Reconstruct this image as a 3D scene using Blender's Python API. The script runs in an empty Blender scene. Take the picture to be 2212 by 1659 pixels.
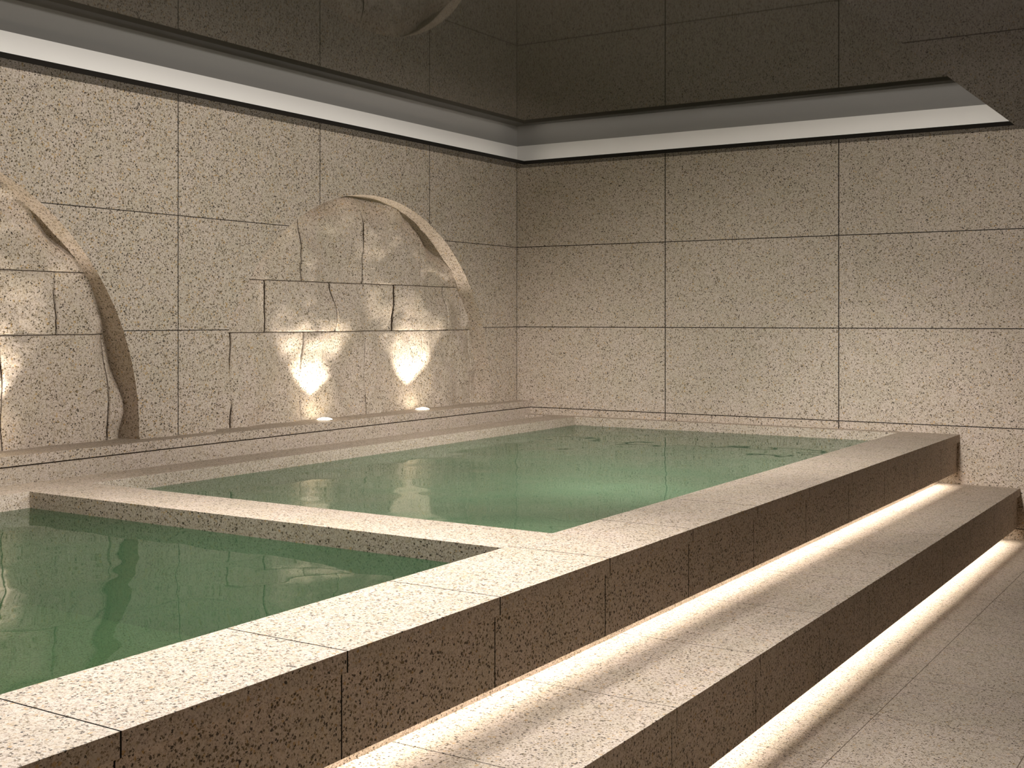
import bpy, math, random
import numpy as np
from mathutils import Vector

# ------------------------------------------------------------------ units
# the room is measured in stone-course units (one wall course = 0.75 m),
# eye level = 0; the room's back left corner is the origin
S = 0.75
FL = -2.197                      # floor level in course units
def W(x, y, z):
    return Vector((x * S, y * S, (z - FL) * S))

scene = bpy.context.scene
# ------------------------------------------------------------------ camera
cam = bpy.data.cameras.new('camera')
cam_o = bpy.data.objects.new('camera', cam)
scene.collection.objects.link(cam_o)
cam_o.location = W(8.1344, -12.9566, 0.0)
cam_o.rotation_euler = (math.pi / 2, 0, 0.5648)
cam.sensor_fit = 'HORIZONTAL'
cam.sensor_width = 36.0
cam.lens = 2631.03 / 2212.0 * 36.0
cam.shift_x = 0.0
cam.shift_y = -(829.5 - 690.87) / 2212.0
cam.clip_start = 0.05
cam.clip_end = 100
scene.camera = cam_o

# ------------------------------------------------------------------ world, view
world = bpy.data.worlds.new('world')
scene.world = world
world.use_nodes = True
world.node_tree.nodes['Background'].inputs[0].default_value = (0.0, 0.0, 0.0, 1)
world.node_tree.nodes['Background'].inputs[1].default_value = 0.0
scene.view_settings.view_transform = 'Standard'
scene.view_settings.look = 'None'
scene.view_settings.exposure = 0.3
scene.view_settings.gamma = 1.0
scene.view_settings.use_curve_mapping = False
scene.cycles.max_bounces = 10
scene.cycles.diffuse_bounces = 4
scene.cycles.glossy_bounces = 4
scene.cycles.transmission_bounces = 6
scene.cycles.transparent_max_bounces = 8
scene.cycles.sample_clamp_indirect = 3.0
scene.cycles.caustics_reflective = False
scene.cycles.use_denoising = True

WARM = (1.0, 0.92, 0.83)
SOFT = (1.0, 0.96, 0.925)

# ------------------------------------------------------------------ lamps
def spot(name, loc, aim, power, deg, blend, radius, col=SOFT):
    l = bpy.data.lights.new(name, 'SPOT')
    l.energy = power
    l.spot_size = math.radians(deg)
    l.spot_blend = blend
    l.shadow_soft_size = radius
    l.color = col
    o = bpy.data.objects.new(name, l)
    scene.collection.objects.link(o)
    o.location = W(*loc)
    d = W(*aim) - W(*loc)
    o.rotation_euler = d.to_track_quat('-Z', 'Y').to_euler()
    return o

def strip(name, a, b, width, power, direction, col=WARM, spread=180):
    """long thin LED tape from a to b, shining along direction"""
    A, B = W(*a), W(*b)
    l = bpy.data.lights.new(name, 'AREA')
    l.shape = 'RECTANGLE'
    l.size = (B - A).length
    l.size_y = width
    l.energy = power
    l.color = col
    l.spread = math.radians(spread)
    o = bpy.data.objects.new(name, l)
    scene.collection.objects.link(o)
    z = -Vector(direction).normalized()
    x = (B - A).normalized()
    y = z.cross(x).normalized()
    from mathutils import Matrix
    m = Matrix((x, y, z)).transposed().to_4x4()
    m.translation = (A + B) / 2
    o.matrix_world = m
    return o

# added fill: wide unseen spots above the pools, with no fitting behind them
for (x, y, dx, dy, p) in ((2.6, -8.5, .3, -1.6, 230), (4.1, -7.8, .3, -2.2, 210), (5.2, -7.1, .9, -1.9, 150), (5.2, -8.6, 1.0, -1.6, 60), (5.0, -10.8, .6, -1.0, 90)):
    spot('overhead_fill', (x, y, 1.84), (x + dx, y + dy, FL), p, 155, 1.0, 0.2)
# more added fill spots from the same line, brightening the far pool end
for (x, y, ax, ay, p, c) in ((5.1, -7.2, 2.2, -4.0, 330, 66), (4.6, -7.4, 2.8, -2.9, 400, 66), (5.2, -7.0, 5.4, -2.2, 300, 92),
                             (5.2, -7.0, 4.9, -1.7, 420, 40), (5.1, -7.2, 1.3, -1.8, 260, 36)):
    spot('far_pool_fill', (x, y, 1.84), (ax, ay, -1.2), p, c, 1.0, 0.2)
# invented out-of-frame spots that brighten the two stone walls
for (x, ax, p) in ((3.6, 3.0, 75), (5.2, 6.8, 120)):
    spot('wall_fill', (x, -8.8, 1.70), (ax, 0, 1.1), p, 64, 1.0, 0.3)
for (x, y, ay, p) in ((8.8, -3.0, -2.6, 450), (8.8, -5.4, -5.6, 560), (8.6, -8.2, -8.4, 620)):
    spot('wall_fill', (x, y, 1.70), (0, ay, 1.1), p, 60, 1.0, 0.3)

# ------------------------------------------------------------------ materials
def new_mat(name):
    m = bpy.data.materials.new(name)
    m.use_nodes = True
    nt = m.node_tree
    nt.nodes.clear()
    return m, nt, nt.nodes, nt.links

def nmath(nt, op, a, b=None, clamp=False):
    n = nt.nodes.new('ShaderNodeMath')
    n.operation = op
    n.use_clamp = clamp
    for i, v in enumerate((a, b)):
        if v is None:
            continue
        if isinstance(v, (int, float)):
            n.inputs[i].default_value = v
        else:
            nt.links.new(v, n.inputs[i])
    return n.outputs[0]

def nmix(nt, f, a, b):
    n = nt.nodes.new('ShaderNodeMix')
    n.data_type = 'RGBA'
    for s, v in ((n.inputs[0], f), (n.inputs[6], a), (n.inputs[7], b)):
        if isinstance(v, (int, float)):
            s.default_value = v
        elif isinstance(v, tuple):
            s.default_value = (*v, 1)
        else:
            nt.links.new(v, s)
    return n.outputs[2]

def noise(nt, vec, scale, detail=2.0, rough=0.5):
    n = nt.nodes.new('ShaderNodeTexNoise')
    n.inputs['Scale'].default_value = scale
    n.inputs['Detail'].default_value = detail
    n.inputs['Roughness'].default_value = rough
    nt.links.new(vec, n.inputs['Vector'])
    return n.outputs['Fac']

def ramp(nt, v, a, b):
    n = nt.nodes.new('ShaderNodeMapRange')
    n.inputs['From Min'].default_value = a
    n.inputs['From Max'].default_value = b
    nt.links.new(v, n.inputs['Value'])
    return n.outputs['Result']

def granite(name, joints=(), rough=0.62, jcol=(0.016, 0.009, 0.005), sheen=0.3, gs=1.0, cracks=False):
    """beige granite: world-space grain; joints = (axis, origin, spacing, half width) in metres"""
    m, nt, N, L = new_mat(name)
    geo = N.new('ShaderNodeNewGeometry')
    pos = geo.outputs['Position']
    wn = N.new('ShaderNodeTexNoise')
    wn.inputs['Scale'].default_value = 150 * gs
    wn.inputs['Detail'].default_value = 1
    L.new(pos, wn.inputs['Vector'])
    sub = N.new('ShaderNodeVectorMath'); sub.operation = 'SUBTRACT'
    L.new(wn.outputs['Color'], sub.inputs[0]); sub.inputs[1].default_value = (.5, .5, .5)
    sc = N.new('ShaderNodeVectorMath'); sc.operation = 'SCALE'
    L.new(sub.outputs[0], sc.inputs[0]); sc.inputs['Scale'].default_value = 0.014 / gs
    add = N.new('ShaderNodeVectorMath'); add.operation = 'ADD'
    L.new(pos, add.inputs[0]); L.new(sc.outputs[0], add.inputs[1])
    wp = add.outputs[0]

    def vor(scale):
        v = N.new('ShaderNodeTexVoronoi')
        v.inputs['Scale'].default_value = scale * gs
        L.new(wp, v.inputs['Vector'])
        sp = N.new('ShaderNodeSeparateColor')
        L.new(v.outputs['Color'], sp.inputs[0])
        return v.outputs['Distance'], sp.outputs[0], sp.outputs[1], sp.outputs[2]

    def grains(base, scale, cut, gain, col, amount):
        d, r, g, b = vor(scale)
        k = nmath(nt, 'LESS_THAN', d, nmath(nt, 'MULTIPLY', nmath(nt, 'SUBTRACT', r, cut), gain))
        return nmix(nt, nmath(nt, 'MULTIPLY', k, amount), base, col(g) if callable(col) else col)
    # ground mass: pinkish and yellowish feldspar with cloudy drift
    base = nmix(nt, ramp(nt, noise(nt, pos, 5.0, 3), .38, .62), (.575, .475, .392), (.530, .447, .350))
    base = nmix(nt, nmath(nt, 'MULTIPLY', ramp(nt, noise(nt, pos, 42 * gs, 2), .50, .68), .8), base, (.47, .375, .255))
    d, r, g, b = vor(165)
    base = nmix(nt, nmath(nt, 'MULTIPLY', ramp(nt, r, .55, 1.0), .5), base, (.70, .635, .565))
    base = nmix(nt, nmath(nt, 'MULTIPLY', ramp(nt, g, .58, .9), .65), base, (.25, .19, .14))
    # brown grains, mica, ochre stains, sparse big crystals
    base = grains(base, 128, .60, 1.5, (.19, .135, .075), .75)
    base = grains(base, 92, .52, 1.3, lambda g: nmix(nt, ramp(nt, g, .35, .8), (.030, .019, .010), (.13, .088, .036)), .92)
    base = grains(base, 52, .80, 2.2, (.45, .27, .08), .65)
    base = grains(base, 43.3, .90, 3.0, (.020, .013, .008), .95)
    if joints:
        sep = N.new('ShaderNodeSeparateXYZ')
        L.new(pos, sep.inputs[0])
        for ax, org, spc, hw in joints:
            c = nmath(nt, 'SUBTRACT', sep.outputs['XYZ'.index(ax)], org)
            pp = nmath(nt, 'PINGPONG', c, spc / 2)
            k = nmath(nt, 'LESS_THAN', pp, hw)
            base = nmix(nt, k, base, jcol)
    if cracks:
        at = N.new('ShaderNodeAttribute'); at.attribute_name = 'crack'
        base = nmix(nt, ramp(nt, at.outputs['Fac'], .35, .75), base, (.030, .018, .010))
    bs = N.new('ShaderNodeBsdfPrincipled')
    L.new(base, bs.inputs['Base Color'])
    bs.inputs['Roughness'].default_value = rough
    bs.inputs['Specular IOR Level'].default_value = sheen
    bmp = N.new('ShaderNodeBump')
    bmp.inputs['Strength'].default_value = 0.25
    bmp.inputs['Distance'].default_value = 0.001
    L.new(wn.outputs['Fac'], bmp.inputs['Height'])
    L.new(bmp.outputs[0], bs.inputs['Normal'])
    out = N.new('ShaderNodeOutputMaterial')
    L.new(bs.outputs[0], out.inputs[0])
    return m

def wz(z):
    return (z - FL) * S
M = {}
M['stone'] = granite('beige_granite', gs=1.35)
M['wall_plain'] = granite('granite_plain', gs=1.2)
M['wall_left'] = granite('granite_wall_left', gs=1.2, joints=(
    ('Y', -1.856 * S, 1.848 * S, .0035), ('Z', wz(.9086), S, .0028)))
M['wall_back'] = granite('granite_wall_back', gs=1.2, joints=(
    ('X', 2.039 * S, 2.049 * S, .0042), ('Z', wz(-1.0867), 0.9978 * S, .0036)))
M['floor'] = granite('granite_floor', joints=(
    ('X', 6.217 * S, .812 * S, .0018), ('Y', -4.529 * S, .812 * S, .0018)), jcol=(.12, .085, .06), gs=1.5)
M['rough'] = granite('rough_granite', rough=.8, sheen=.2, gs=1.15, cracks=True)

def simple(name, col, rough, ior=1.5, spec=.5, metal=0):
    m, nt, N, L = new_mat(name)
    bs = N.new('ShaderNodeBsdfPrincipled')
    bs.inputs['Base Color'].default_value = (*col, 1)
    bs.inputs['Roughness'].default_value = rough
    bs.inputs['IOR'].default_value = ior
    bs.inputs['Specular IOR Level'].default_value = spec
    bs.inputs['Metallic'].default_value = metal
    nz = N.new('ShaderNodeTexNoise'); nz.inputs['Scale'].default_value = 2.0
    geo = N.new('ShaderNodeNewGeometry'); L.new(geo.outputs['Position'], nz.inputs['Vector'])
    mx = nmix(nt, nmath(nt, 'MULTIPLY', nz.outputs['Fac'], .12), col, tuple(c * .8 for c in col))
    L.new(mx, bs.inputs['Base Color'])
    out = N.new('ShaderNodeOutputMaterial')
    L.new(bs.outputs[0], out.inputs[0])
    return m
M['gloss'] = simple('dark_gloss_ceiling', (.022, .019, .016), .02, ior=1.145)
M['tray'] = simple('dark_gloss_tray', (.05, .044, .037), .025, ior=1.14)
M['plaster'] = simple('white_plaster', (.72, .70, .66), .6, spec=.2)
M['metal'] = simple('dark_metal', (.08, .07, .06), .35, metal=1)
M['steel'] = simple('brushed_steel', (.55, .53, .5), .3, metal=1)
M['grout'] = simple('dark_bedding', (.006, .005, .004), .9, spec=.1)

def glow(name, col, s):
    m, nt, N, L = new_mat(name)
    e = N.new('ShaderNodeEmission')
    e.inputs[0].default_value = (*col, 1)
    e.inputs[1].default_value = s
    out = N.new('ShaderNodeOutputMaterial')
    L.new(e.outputs[0], out.inputs[0])
    return m
M['lens'] = glow('lamp_glow', (1.0, .88, .68), 24)
M['tape'] = glow('led_tape_glow', (1.0, .9, .75), 1.5)

def water(name, tint, absorb, density, milk, turbid):
    m, nt, N, L = new_mat(name)
    geo = N.new('ShaderNodeNewGeometry')
    nz = noise(nt, geo.outputs['Position'], 1.3, 2.0, .45)
    bmp = N.new('ShaderNodeBump')
    bmp.inputs['Strength'].default_value = 0.5
    bmp.inputs['Distance'].default_value = 0.035
    L.new(nz, bmp.inputs['Height'])
    rf = N.new('ShaderNodeBsdfRefraction')
    rf.inputs['Color'].default_value = (*tint, 1)
    rf.inputs['IOR'].default_value = 1.33
    rf.inputs['Roughness'].default_value = 0.0
    L.new(bmp.outputs[0], rf.inputs['Normal'])
    tr = N.new('ShaderNodeBsdfTransparent')
    tr.inputs[0].default_value = (*tint, 1)
    mx = N.new('ShaderNodeMixShader'); mx.inputs[0].default_value = .8
    L.new(rf.outputs[0], mx.inputs[1]); L.new(tr.outputs[0], mx.inputs[2])
    df = N.new('ShaderNodeBsdfDiffuse'); df.inputs[0].default_value = (*milk, 1)
    cl = ramp(nt, noise(nt, geo.outputs['Position'], .9, 3, .5), .3, .7)
    md = N.new('ShaderNodeMixShader')
    L.new(nmath(nt, 'ADD', nmath(nt, 'MULTIPLY', cl, turbid * .5), turbid * .75), md.inputs[0])
    L.new(mx.outputs[0], md.inputs[1]); L.new(df.outputs[0], md.inputs[2])
    gl = N.new('ShaderNodeBsdfGlossy')
    gl.inputs['Roughness'].default_value = 0.02
    L.new(bmp.outputs[0], gl.inputs['Normal'])
    fr = N.new('ShaderNodeFresnel'); fr.inputs['IOR'].default_value = 1.27
    L.new(bmp.outputs[0], fr.inputs['Normal'])
    mf = N.new('ShaderNodeMixShader')
    L.new(fr.outputs[0], mf.inputs[0]); L.new(md.outputs[0], mf.inputs[1]); L.new(gl.outputs[0], mf.inputs[2])
    ab = N.new('ShaderNodeVolumeAbsorption')
    ab.inputs['Color'].default_value = (*absorb, 1)
    ab.inputs['Density'].default_value = density
    out = N.new('ShaderNodeOutputMaterial')
    L.new(mf.outputs[0], out.inputs['Surface'])
    L.new(ab.outputs[0], out.inputs['Volume'])
    return m
M['water'] = water('green_water_far', (.74, .88, .72), (.50, .90, .58), .14, (.17, .35, .19), .5)
M['water2'] = water('green_water_near', (.42, .58, .42), (.45, .85, .55), .22, (.05, .12, .06), .3)

# ------------------------------------------------------------------ mesh helpers
class MB:
    """collects boxes and quads into one mesh"""
    def __init__(self):
        self.v, self.f = [], []
    def quad(self, *pts):
        i = len(self.v)
        self.v += [W(*p) for p in pts]
        self.f.append(tuple(range(i, i + len(pts))))
    def box(self, x0, y0, z0, x1, y1, z1):
        i = len(self.v)
        for z in (z0, z1):
            for (x, y) in ((x0, y0), (x1, y0), (x1, y1), (x0, y1)):
                self.v.append(W(x, y, z))
        for q in ((3, 2, 1, 0), (4, 5, 6, 7), (0, 1, 5, 4), (1, 2, 6, 5), (2, 3, 7, 6), (3, 0, 4, 7)):
            self.f.append(tuple(i + k for k in q))
    def build(self, name, mat, parent=None, bevel=0.0, smooth=False):
        me = bpy.data.meshes.new(name)
        me.from_pydata(self.v, [], self.f)
        me.materials.append(mat)
        me.validate()
        o = bpy.data.objects.new(name, me)
        scene.collection.objects.link(o)
        if parent:
            o.parent = parent
            o.matrix_parent_inverse = parent.matrix_world.inverted()
        if bevel:
            b = o.modifiers.new('edge', 'BEVEL')
            b.width = bevel; b.segments = 2; b.limit_method = 'ANGLE'
        if smooth:
            me.polygons.foreach_set('use_smooth', [True] * len(me.polygons))
        return o

def empty(name, loc):
    o = bpy.data.objects.new(name, None)
    scene.collection.objects.link(o)
    o.empty_display_size = .1
    o.location = W(*loc)
    bpy.context.view_layer.update()
    return o

def tag(o, label=None, cat=None, group=None, kind=None):
    if label: o['label'] = label
    if cat: o['category'] = cat
    if group: o['group'] = group
    if kind: o['kind'] = kind
    return o

# ------------------------------------------------------------------ key levels
ZTOP = 1.9028        # underside of the lower ceiling
ZSLAB = 1.947
ZMIR = 2.176         # raised ceiling
LEDZ = -1.0057       # ledge top
ZC = -1.1701         # coping top
ZCB = -1.2476
AO, AI = .529, .917  # left coping outer and inner edge
BI = -.1406
D1, D2 = -7.1996, -7.7063
FI, FO = 4.7477, 5.3395
PF = 5.3125
PZ = -1.5592
ZT = -1.6786
TE = 5.9168
ZN = -1.7536
P2 = 5.8920
P2Z = -2.0695
XR, YN = 13.0, -16.5  # right and near wall
ARCH = ((-2.86, 'near the back corner'), (-8.23, 'cut by the left edge'))
R, ACZ = 2.25, -.935
POOLB = -2.6

# ------------------------------------------------------------------ left wall with arched recesses
def arch_pts(cy, n=72):
    """boundary of one arch opening, from low y to high y"""
    pts = [(cy - R, LEDZ)]
    for i in range(n + 1):
        a = math.pi - math.pi * i / n
        pts.append((cy + R * math.cos(a), ACZ + R * math.sin(a)))
    pts.append((cy + R, LEDZ))
    return pts
mb = MB()
ZB = -1.40
edges = [YN]
for cy, _ in sorted(ARCH):
    edges += [cy - R, cy + R]
edges.append(0.0)
for i in range(0, len(edges), 2):
    mb.quad((0, edges[i], LEDZ), (0, edges[i + 1], LEDZ), (0, edges[i + 1], ZTOP), (0, edges[i], ZTOP))
for cy, _ in ARCH:
    pts = arch_pts(cy)
    arc = pts[1:-1]
    for a, b in zip(arc[:-1], arc[1:]):
        mb.quad((0, a[0], a[1]), (0, b[0], b[1]), (0, b[0], ZTOP), (0, a[0], ZTOP))
mb.quad((0, YN, -2.7), (0, 0, -2.7), (0, 0, LEDZ), (0, YN, LEDZ))
wl = mb.build('wall_left', M['wall_left'])
tag(wl, 'left wall of beige granite slabs with two arched recesses', kind='structure')

for cy, w in ARCH:
    pts = arch_pts(cy)
    mb = MB()
    for a, b in zip(pts[:-1], pts[1:]):
        mb.quad((0, a[0], a[1]), (-.42, a[0], a[1]), (-.42, b[0], b[1]), (0, b[0], b[1]))
    o = mb.build('arch_reveal', M['wall_plain'], wl)
    o['label'] = 'smooth curved granite edge of the arch ' + w

# rough stone filling each arch
def rough_panel(cy, seed):
    rs = np.random.RandomState(seed)
    step = .006
    y0, y1, z0, z1 = cy - R - .04, cy + R + .04, LEDZ - .02, ACZ + R + .04
    ny, nz = int((y1 - y0) / step), int((z1 - z0) / step)
    Y, Z = np.meshgrid(np.linspace(y0, y1, ny), np.linspace(z0, z1, nz), indexing='ij')

    def vnoise(y, z, scale, sd):
        r2 = np.random.RandomState(sd)
        G = r2.rand(96, 96)
        a, b = (y * scale) % 95, (z * scale) % 95
        ia, ib = a.astype(int), b.astype(int)
        fa, fb = a - ia, b - ib
        fa, fb = fa * fa * (3 - 2 * fa), fb * fb * (3 - 2 * fb)
        return (G[ia, ib] * (1 - fa) * (1 - fb) + G[ia + 1, ib] * fa * (1 - fb) +
                G[ia, ib + 1] * (1 - fa) * fb + G[ia + 1, ib + 1] * fa * fb) - .5
    yy, zz = Y + 30, Z + 10
    X = np.full_like(Y, -.165)
    CR = np.zeros_like(Y)
    X += .075 * vnoise(yy, zz, 1.5, seed) + .085 * vnoise(yy, zz, 3.0, seed + 1) + .030 * vnoise(yy, zz, 6.3, seed + 6)
    X += .007 * vnoise(yy, zz, 9, seed + 2) + .003 * vnoise(yy, zz, 27, seed + 3)
    rows = [(-1.2, -.12, 0.0), (-.12, .385, .5), (.385, 1.6, 0.0)]
    off = cy + 2.86
    for ri, (za, zb, sh) in enumerate(rows):
        inr = (Z >= za) & (Z < zb)
        # blocks one unit wide, running bond, each set a little in or out
        wob = .016 * vnoise(yy * 0 + 3.3 + ri * 7, zz, 5, seed + 9 + ri) + .006 * vnoise(yy * 0 + 5, zz, 19, seed + 4 + ri)
        u = (Y + wob - off + 2.79 + sh + (.02 if ri else 0))
        col = np.floor(u)
        fr = u - col
        dv = np.minimum(fr, 1 - fr)
        dz = np.minimum(np.abs(Z - za), np.abs(Z - zb))
        for c in np.unique(col[inr]):
            k = inr & (col == c)
            X[k] += rs.uniform(-.003, .003) + rs.uniform(-.010, .010) * (fr[k] - .5) + rs.uniform(-.006, .006) * (Z[k] - (za + zb) / 2)
        # split edges fall away gently, then a narrow dark crack
        wid = .5 + 1.0 * vnoise(yy * 0 + 1.7, zz, 3.2, seed + 21 + ri)
        cut = np.clip(wid, 0.05, 1) * .014 + .004
        X[inr] -= (.008 * np.exp(-dv / .05))[inr]
        X[inr] -= (.006 * np.exp(-dz / .04))[inr]
        show = np.clip(wid * 2.2, 0, 1)
        g = np.exp(-(dv / (cut * .62)) ** 2)
        X[inr] -= (.02 * g * show)[inr]
        CR[inr] = np.maximum(CR, g * show)[inr]
    for zj in (-.12, .385):
        g = np.exp(-((Z - zj - .003 * vnoise(yy, zz * 0, 9, seed + 40)) / .0048) ** 2)
        X -= .012 * g
        CR = np.maximum(CR, g)
    # spalled hollows where the stone meets the arch edge
    rr = np.sqrt((Y - cy) ** 2 + (np.maximum(Z, ACZ) - ACZ) ** 2)
    edge = np.clip((rr - (R - .28)) / .28, 0, 1)
    X -= edge ** 2 * (.05 + .30 * np.clip(vnoise(yy, zz, 2.6, seed + 50), -.2, .5))
    X = np.minimum(X, -.075)
    V = np.stack([X * S, Y * S, (Z - FL) * S], -1).reshape(-1, 3)
    idx = np.arange(ny * nz).reshape(ny, nz)
    Fq = np.stack([idx[:-1, :-1], idx[1:, :-1], idx[1:, 1:], idx[:-1, 1:]], -1).reshape(-1, 4)
    # keep only cells inside the arch opening (plus a margin buried in the reveal)
    yc = (Y[:-1, :-1] + step / 2).ravel(); zc = (Z[:-1, :-1] + step / 2).ravel()
    keep = (np.sqrt((yc - cy) ** 2 + (np.maximum(zc, ACZ) - ACZ) ** 2) < R + .02)
    Fq = Fq[keep]
    me = bpy.data.meshes.new('rough_stone_infill')
    me.vertices.add(len(V)); me.vertices.foreach_set('co', V.ravel())
    me.loops.add(Fq.size); me.loops.foreach_set('vertex_index', Fq.ravel().astype(np.int32))
    me.polygons.add(len(Fq))
    me.polygons.foreach_set('loop_start', np.arange(0, Fq.size, 4, dtype=np.int32))
    me.polygons.foreach_set('use_smooth', np.ones(len(Fq), bool))
    me.update(calc_edges=True)
    at = me.attributes.new('crack', 'FLOAT', 'POINT')
    at.data.foreach_set('value', CR.ravel().astype(np.float32))
    me.materials.append(M['rough'])
    o = bpy.data.objects.new('rough_stone_infill', me)
    scene.collection.objects.link(o)
    o.parent = wl
    return o
for i, (cy, w) in enumerate(ARCH):
    o = rough_panel(cy, 11 + 17 * i)
    o['label'] = 'rough split-face granite blocks filling the arch ' + w

# ------------------------------------------------------------------ other walls, floor
mb = MB()
mb.quad((-.42, 0, -2.7), (XR, 0, -2.7), (XR, 0, ZTOP), (-.42, 0, ZTOP))
tag(mb.build('wall_back', M['wall_back']), 'back wall of large beige granite slabs with dark joints', kind='structure')
mb = MB()
mb.quad((XR, 0, -2.7), (XR, YN, -2.7), (XR, YN, ZTOP), (XR, 0, ZTOP))
tag(mb.build('wall_right', M['wall_left']), 'right wall of beige granite slabs', kind='structure')
mb = MB()
mb.quad((XR, YN, -2.7), (-.42, YN, -2.7), (-.42, YN, ZTOP), (XR, YN, ZTOP))
tag(mb.build('wall_front', M['wall_back']), 'near wall of beige granite slabs', kind='structure')
mb = MB()
mb.box(5.60, YN, FL - .1, XR, 0, FL)
tag(mb.build('floor', M['floor']), 'beige granite tiled floor beside the lowest step', kind='structure')

# ------------------------------------------------------------------ ceiling: lower soffit with a raised tray
TX0, TX1, TY0, TY1 = .27, 5.915, -11.0, -.27     # opening in the soffit
UX0, UX1, UY0, UY1 = 0.0, 6.2, -11.3, 0.0       # raised tray
mb = MB()
LIP = .018
ZT1 = ZTOP + .022
for (x0, y0, x1, y1) in ((0, YN, TX0, 0), (TX1, YN, XR, 0), (TX0, TY1, TX1, 0), (TX0, YN, TX1, TY0)):
    mb.box(x0, y0, ZTOP, x1, y1, ZT1)
for (x0, y0, x1, y1) in ((TX0 - LIP, TY0, TX0, TY1), (TX1, TY0, TX1 + LIP, TY1), (TX0 - LIP, TY1, TX1 + LIP, TY1 + LIP), (TX0 - LIP, TY0 - LIP, TX1 + LIP, TY0)):
    mb.box(x0, y0, ZT1, x1, y1, ZSLAB)
ceil = mb.build('ceiling', M['gloss'])
tag(ceil, 'dark glossy ceiling with a raised mirror-like tray', kind='structure')
mb = MB()
mb.quad((UX0, UY0, ZMIR), (UX0, UY1, ZMIR), (UX1, UY1, ZMIR), (UX1, UY0, ZMIR))
up = mb.build('raised_tray', M['tray'], ceil)
up['label'] = 'raised dark glossy ceiling panel reflecting the walls'
mb = MB()
mb.quad((UX0, UY0, ZT1), (UX0, UY1, ZT1), (UX0, UY1, ZMIR), (UX0, UY0, ZMIR))
mb.quad((UX0, UY1, ZT1), (UX1, UY1, ZT1), (UX1, UY1, ZMIR), (UX0, UY1, ZMIR))
mb.quad((UX1, UY0, ZT1), (UX1, UY1, ZT1), (UX1, UY1, ZMIR), (UX1, UY0, ZMIR))
mb.quad((UX0, UY0, ZT1), (UX1, UY0, ZT1), (UX1, UY0, ZMIR), (UX0, UY0, ZMIR))
tag(mb.build('trim_1', M['plaster']), 'white upstand glowing around the raised ceiling tray', kind='structure')

ZL = ZSLAB - .012
COVE = (
    ('along the left wall', (TX0 - LIP, TY0, ZL), (TX0 - LIP, TY1, ZL), (-1, 0, .4)),
    ('along the back wall', (TX0, TY1 + LIP, ZL), (TX1, TY1 + LIP, ZL), (0, 1, .4)),
    ('along the right edge of the tray', (TX1 + LIP, TY0, ZL), (TX1 + LIP, TY1, ZL), (1, 0, .4)),
    ('along the near edge of the tray', (TX0, TY0 - LIP, ZL), (TX1, TY0 - LIP, ZL), (0, -1, .4)),
)
COVE_W = .27     # watts per metre
for what, a, b, d in COVE:
    mb = MB()
    t = .006
    if abs(a[0] - b[0]) < 1e-6:
        mb.box(min(a[0], a[0] + d[0] * t), a[1], ZL - .009, max(a[0], a[0] + d[0] * t), b[1], ZL + .009)
    else:
        mb.box(a[0], min(a[1], a[1] + d[1] * t), ZL - .009, b[0], max(a[1], a[1] + d[1] * t), ZL + .009)
    o = mb.build('cove_light_strip', M['tape'])
    tag(o, 'slim cove light strip hidden in the ceiling trough ' + what, 'light strip', 'cove light strips around the ceiling tray')
    ln = (W(*a) - W(*b)).length
    g = .010
    strip('cove_lamp', (a[0] + d[0] * g, a[1] + d[1] * g, ZL + .004), (b[0] + d[0] * g, b[1] + d[1] * g, ZL + .004), .012, COVE_W * ln, d, (1, .91, .80))

# ------------------------------------------------------------------ ledge under the arches
LG = empty('stone_ledge', (.1, -8, FL))
tag(LG, 'low beige granite ledge running under the arches along the left wall', 'ledge')
mb = MB()
mb.box(-.40, YN, -1.0815, .212, 0, LEDZ)
mb.build('ledge_top', M['stone'], LG, bevel=.002)
mb = MB()
mb.box(0.0, YN, -1.45, .196, 0, -1.0920)
mb.build('ledge_base', M['stone'], LG)
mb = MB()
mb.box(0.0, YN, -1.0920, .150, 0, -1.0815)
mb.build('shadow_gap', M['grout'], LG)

# recessed uplights in the ledge, two below each arch
def disc(mb, cx, cy, z, r0, r1, z1=None, n=40):
    z1 = z if z1 is None else z1
    for i in range(n):
        a, b = 2 * math.pi * i / n, 2 * math.pi * (i + 1) / n
        if r0 <= 0:
            mb.quad((cx, cy, z1), (cx + r1 * math.cos(a), cy + r1 * math.sin(a), z), (cx + r1 * math.cos(b), cy + r1 * math.sin(b), z))
        else:
            mb.quad((cx + r0 * math.cos(a), cy + r0 * math.sin(a), z1), (cx + r1 * math.cos(a), cy + r1 * math.sin(a), z),
                    (cx + r1 * math.cos(b), cy + r1 * math.sin(b), z), (cx + r0 * math.cos(b), cy + r0 * math.sin(b), z1))
UP = (
    (-3.64, 'glowing recessed uplight in the ledge below the right arch, nearer its left side'),
    (-1.995, 'glowing recessed uplight in the ledge below the right arch, closer to the back corner'),
    (-7.41, 'glowing recessed uplight in the ledge below the left arch, at the picture edge'),
    (-9.05, 'recessed uplight at the left end of the ledge, outermost of the four'),
)
UX = .005
for y, lab in UP:
    e = empty('recessed_uplight', (UX, y, LEDZ))
    tag(e, lab, 'uplight', 'recessed uplights in the ledge')
    mb = MB(); disc(mb, UX, y, LEDZ + .001, .078, .100, LEDZ + .008)
    mb.build('bezel', M['steel'], e)
    mb = MB()
    rings = [(.078, .007), (.062, .016), (.042, .022), (.018, .026)]
    for (ra, ha), (rb, hb) in zip(rings[:-1], rings[1:]):
        disc(mb, UX, y, LEDZ + ha, rb, ra, LEDZ + hb)
    disc(mb, UX, y, LEDZ + .026, 0, .018, LEDZ + .027)
    mb.build('lens', M['lens'], e, smooth=True)
    spot('uplight_lamp', (UX, y, LEDZ + .045), (UX - .05, y + .0, LEDZ + 1.0), 42, 80, .5, .012, WARM)

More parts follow.
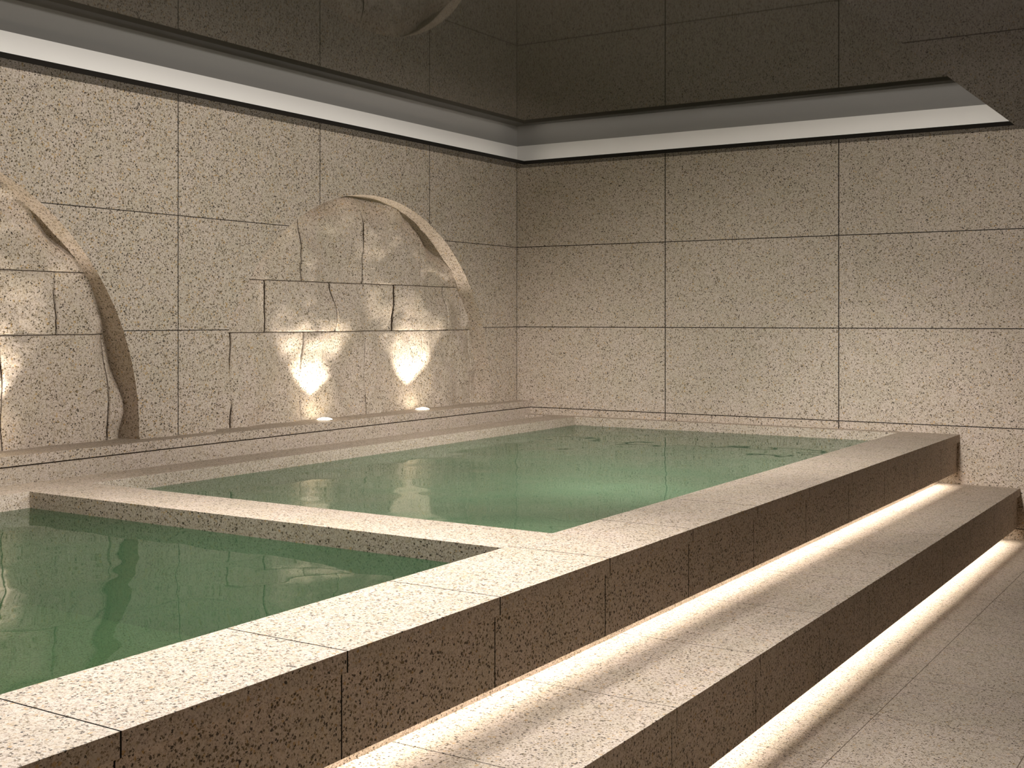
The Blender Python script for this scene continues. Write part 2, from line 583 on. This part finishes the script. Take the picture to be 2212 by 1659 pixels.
# ------------------------------------------------------------------ pool surround
PS = empty('pool_surround', (3, -4, FL))
tag(PS, 'raised beige granite surround holding both green pools', 'pool surround')
YP = -14.5          # near end of the near pool
JY = [-.69 - .9935 * k for k in range(0, 17)]
GAP = .0032
def run(name, x0, x1, z0, z1, joints, gap, mat, parent, bevel=.0007, yend=YN):
    ys = [0.0] + [j for j in joints if j > yend + .2] + [yend]
    for a, b in zip(ys[:-1], ys[1:]):
        ta = 0 if a == 0.0 else gap
        mb = MB()
        mb.box(x0, b + gap, z0, x1, a - ta, z1)
        mb.build(name, mat, parent, bevel=bevel)
    mb = MB()
    for j in ys[1:-1]:
        mb.box(x0 + .002, j - gap, z0 + .0003, x1 - .0003, j + gap, z1 - .0003)
    o = mb.build('joint_seam', M['grout'], parent)
    o['label'] = 'dark narrow joints'
run('coping_slab', FI, FO, ZCB, ZC, JY, GAP, M['stone'], PS)
mb = MB(); mb.box(AI, D2, ZCB, FI, D1, ZC)
o = mb.build('coping_slab', M['stone'], PS, bevel=.0008); o['label'] = 'coping slab on the dividing wall between the two pools'
mb = MB(); mb.box(AO, YN, ZCB, AI, BI, ZC)
o = mb.build('coping_slab', M['stone'], PS, bevel=.0008); o['label'] = 'long narrow coping slab beside the ledge'
mb = MB(); mb.box(.20, BI, ZCB, FI, 0, ZC)
o = mb.build('coping_slab', M['stone'], PS, bevel=.001); o['label'] = 'thin coping strip against the back wall'
mb = MB(); mb.box(AI, YN, ZCB, FI, YP, ZC)
mb.build('coping_slab', M['stone'], PS, bevel=.0008)
# masonry core with two basins
mb = MB()
ZG = -1.36
mb.box(AO + .03, YN, POOLB, AI, BI, ZCB)
mb.box(.0, YN, POOLB, AO + .03, 0, ZG)
mb.box(AO + .03, BI, POOLB, FI, 0, ZCB)
mb.box(AI, D2, POOLB, FI, D1, ZCB)
mb.box(AI, YN, POOLB, FI, YP, ZCB)
mb.box(FI, YN, POOLB, 5.137, 0, ZCB)
mb.box(AI, D1, POOLB + .3, FI, BI, POOLB + .75)
mb.box(AI, YP, POOLB + .3, FI, D2, POOLB + .66)
mb.build('basin', M['stone'], PS)
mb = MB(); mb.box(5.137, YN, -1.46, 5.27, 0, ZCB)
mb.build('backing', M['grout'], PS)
run('facing_panel', 5.27, PF, PZ, ZCB, JY, GAP, M['stone'], PS)

# ------------------------------------------------------------------ step below
ST = empty('stone_step', (5.6, -4, FL))
tag(ST, 'long beige granite step below the pool surround, lit along its back', 'step')
JT = [-.17 - .994 * k for k in range(0, 17)]
run('tread_slab', 5.137, TE, ZN, ZT, JT, .0022, M['stone'], ST)
mb = MB(); mb.box(5.137, YN, FL - .1, 5.72, 0, ZN)
mb.build('plinth', M['stone'], ST)
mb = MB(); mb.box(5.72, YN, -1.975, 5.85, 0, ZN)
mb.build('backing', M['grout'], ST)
run('riser_panel', 5.85, P2, P2Z, ZN, JT, .0024, M['stone'], ST)

# light strips tucked under the overhanging panels
LED_W = 2.0
for what, x, z in (('under the pool surround panels, shining on the step', 5.185, -1.46),
                   ('under the step riser, shining on the floor', 5.765, -1.975)):
    e = empty('light_strip', (x, -8, z))
    tag(e, 'warm linear light strip ' + what, 'light strip')
    mb = MB(); mb.box(x - .035, YN + .05, z - .012, x + .035, -.12, z)
    mb.build('channel', M['metal'], e)
    mb = MB(); mb.box(x - .022, YN + .06, z - .016, x + .022, -.14, z - .012)
    mb.build('diffuser', M['tape'], e)
    ln = (abs(YN) - .2) * S
    strip('light_strip_lamp', (x, YN + .06, z - .019), (x, -.14, z - .019), .03, LED_W * ln, (0, 0, -1), WARM, 130)

# ------------------------------------------------------------------ water
for (y0, y1, zz, pb, lab) in ((D1, BI, -1.268, POOLB + .75, 'still green water filling the far pool near the back wall'),
                              (YP, D2, -1.281, POOLB + .66, 'darker still green water in the near pool at left')):
    mb = MB()
    mb.box(AI - .002, y0 - .002, pb - .002, FI + .002, y1 + .002, zz)
    o = mb.build('pool_water', M['water'] if y1 > -1 else M['water2'])
    tag(o, lab, 'water', 'water in the two pools')
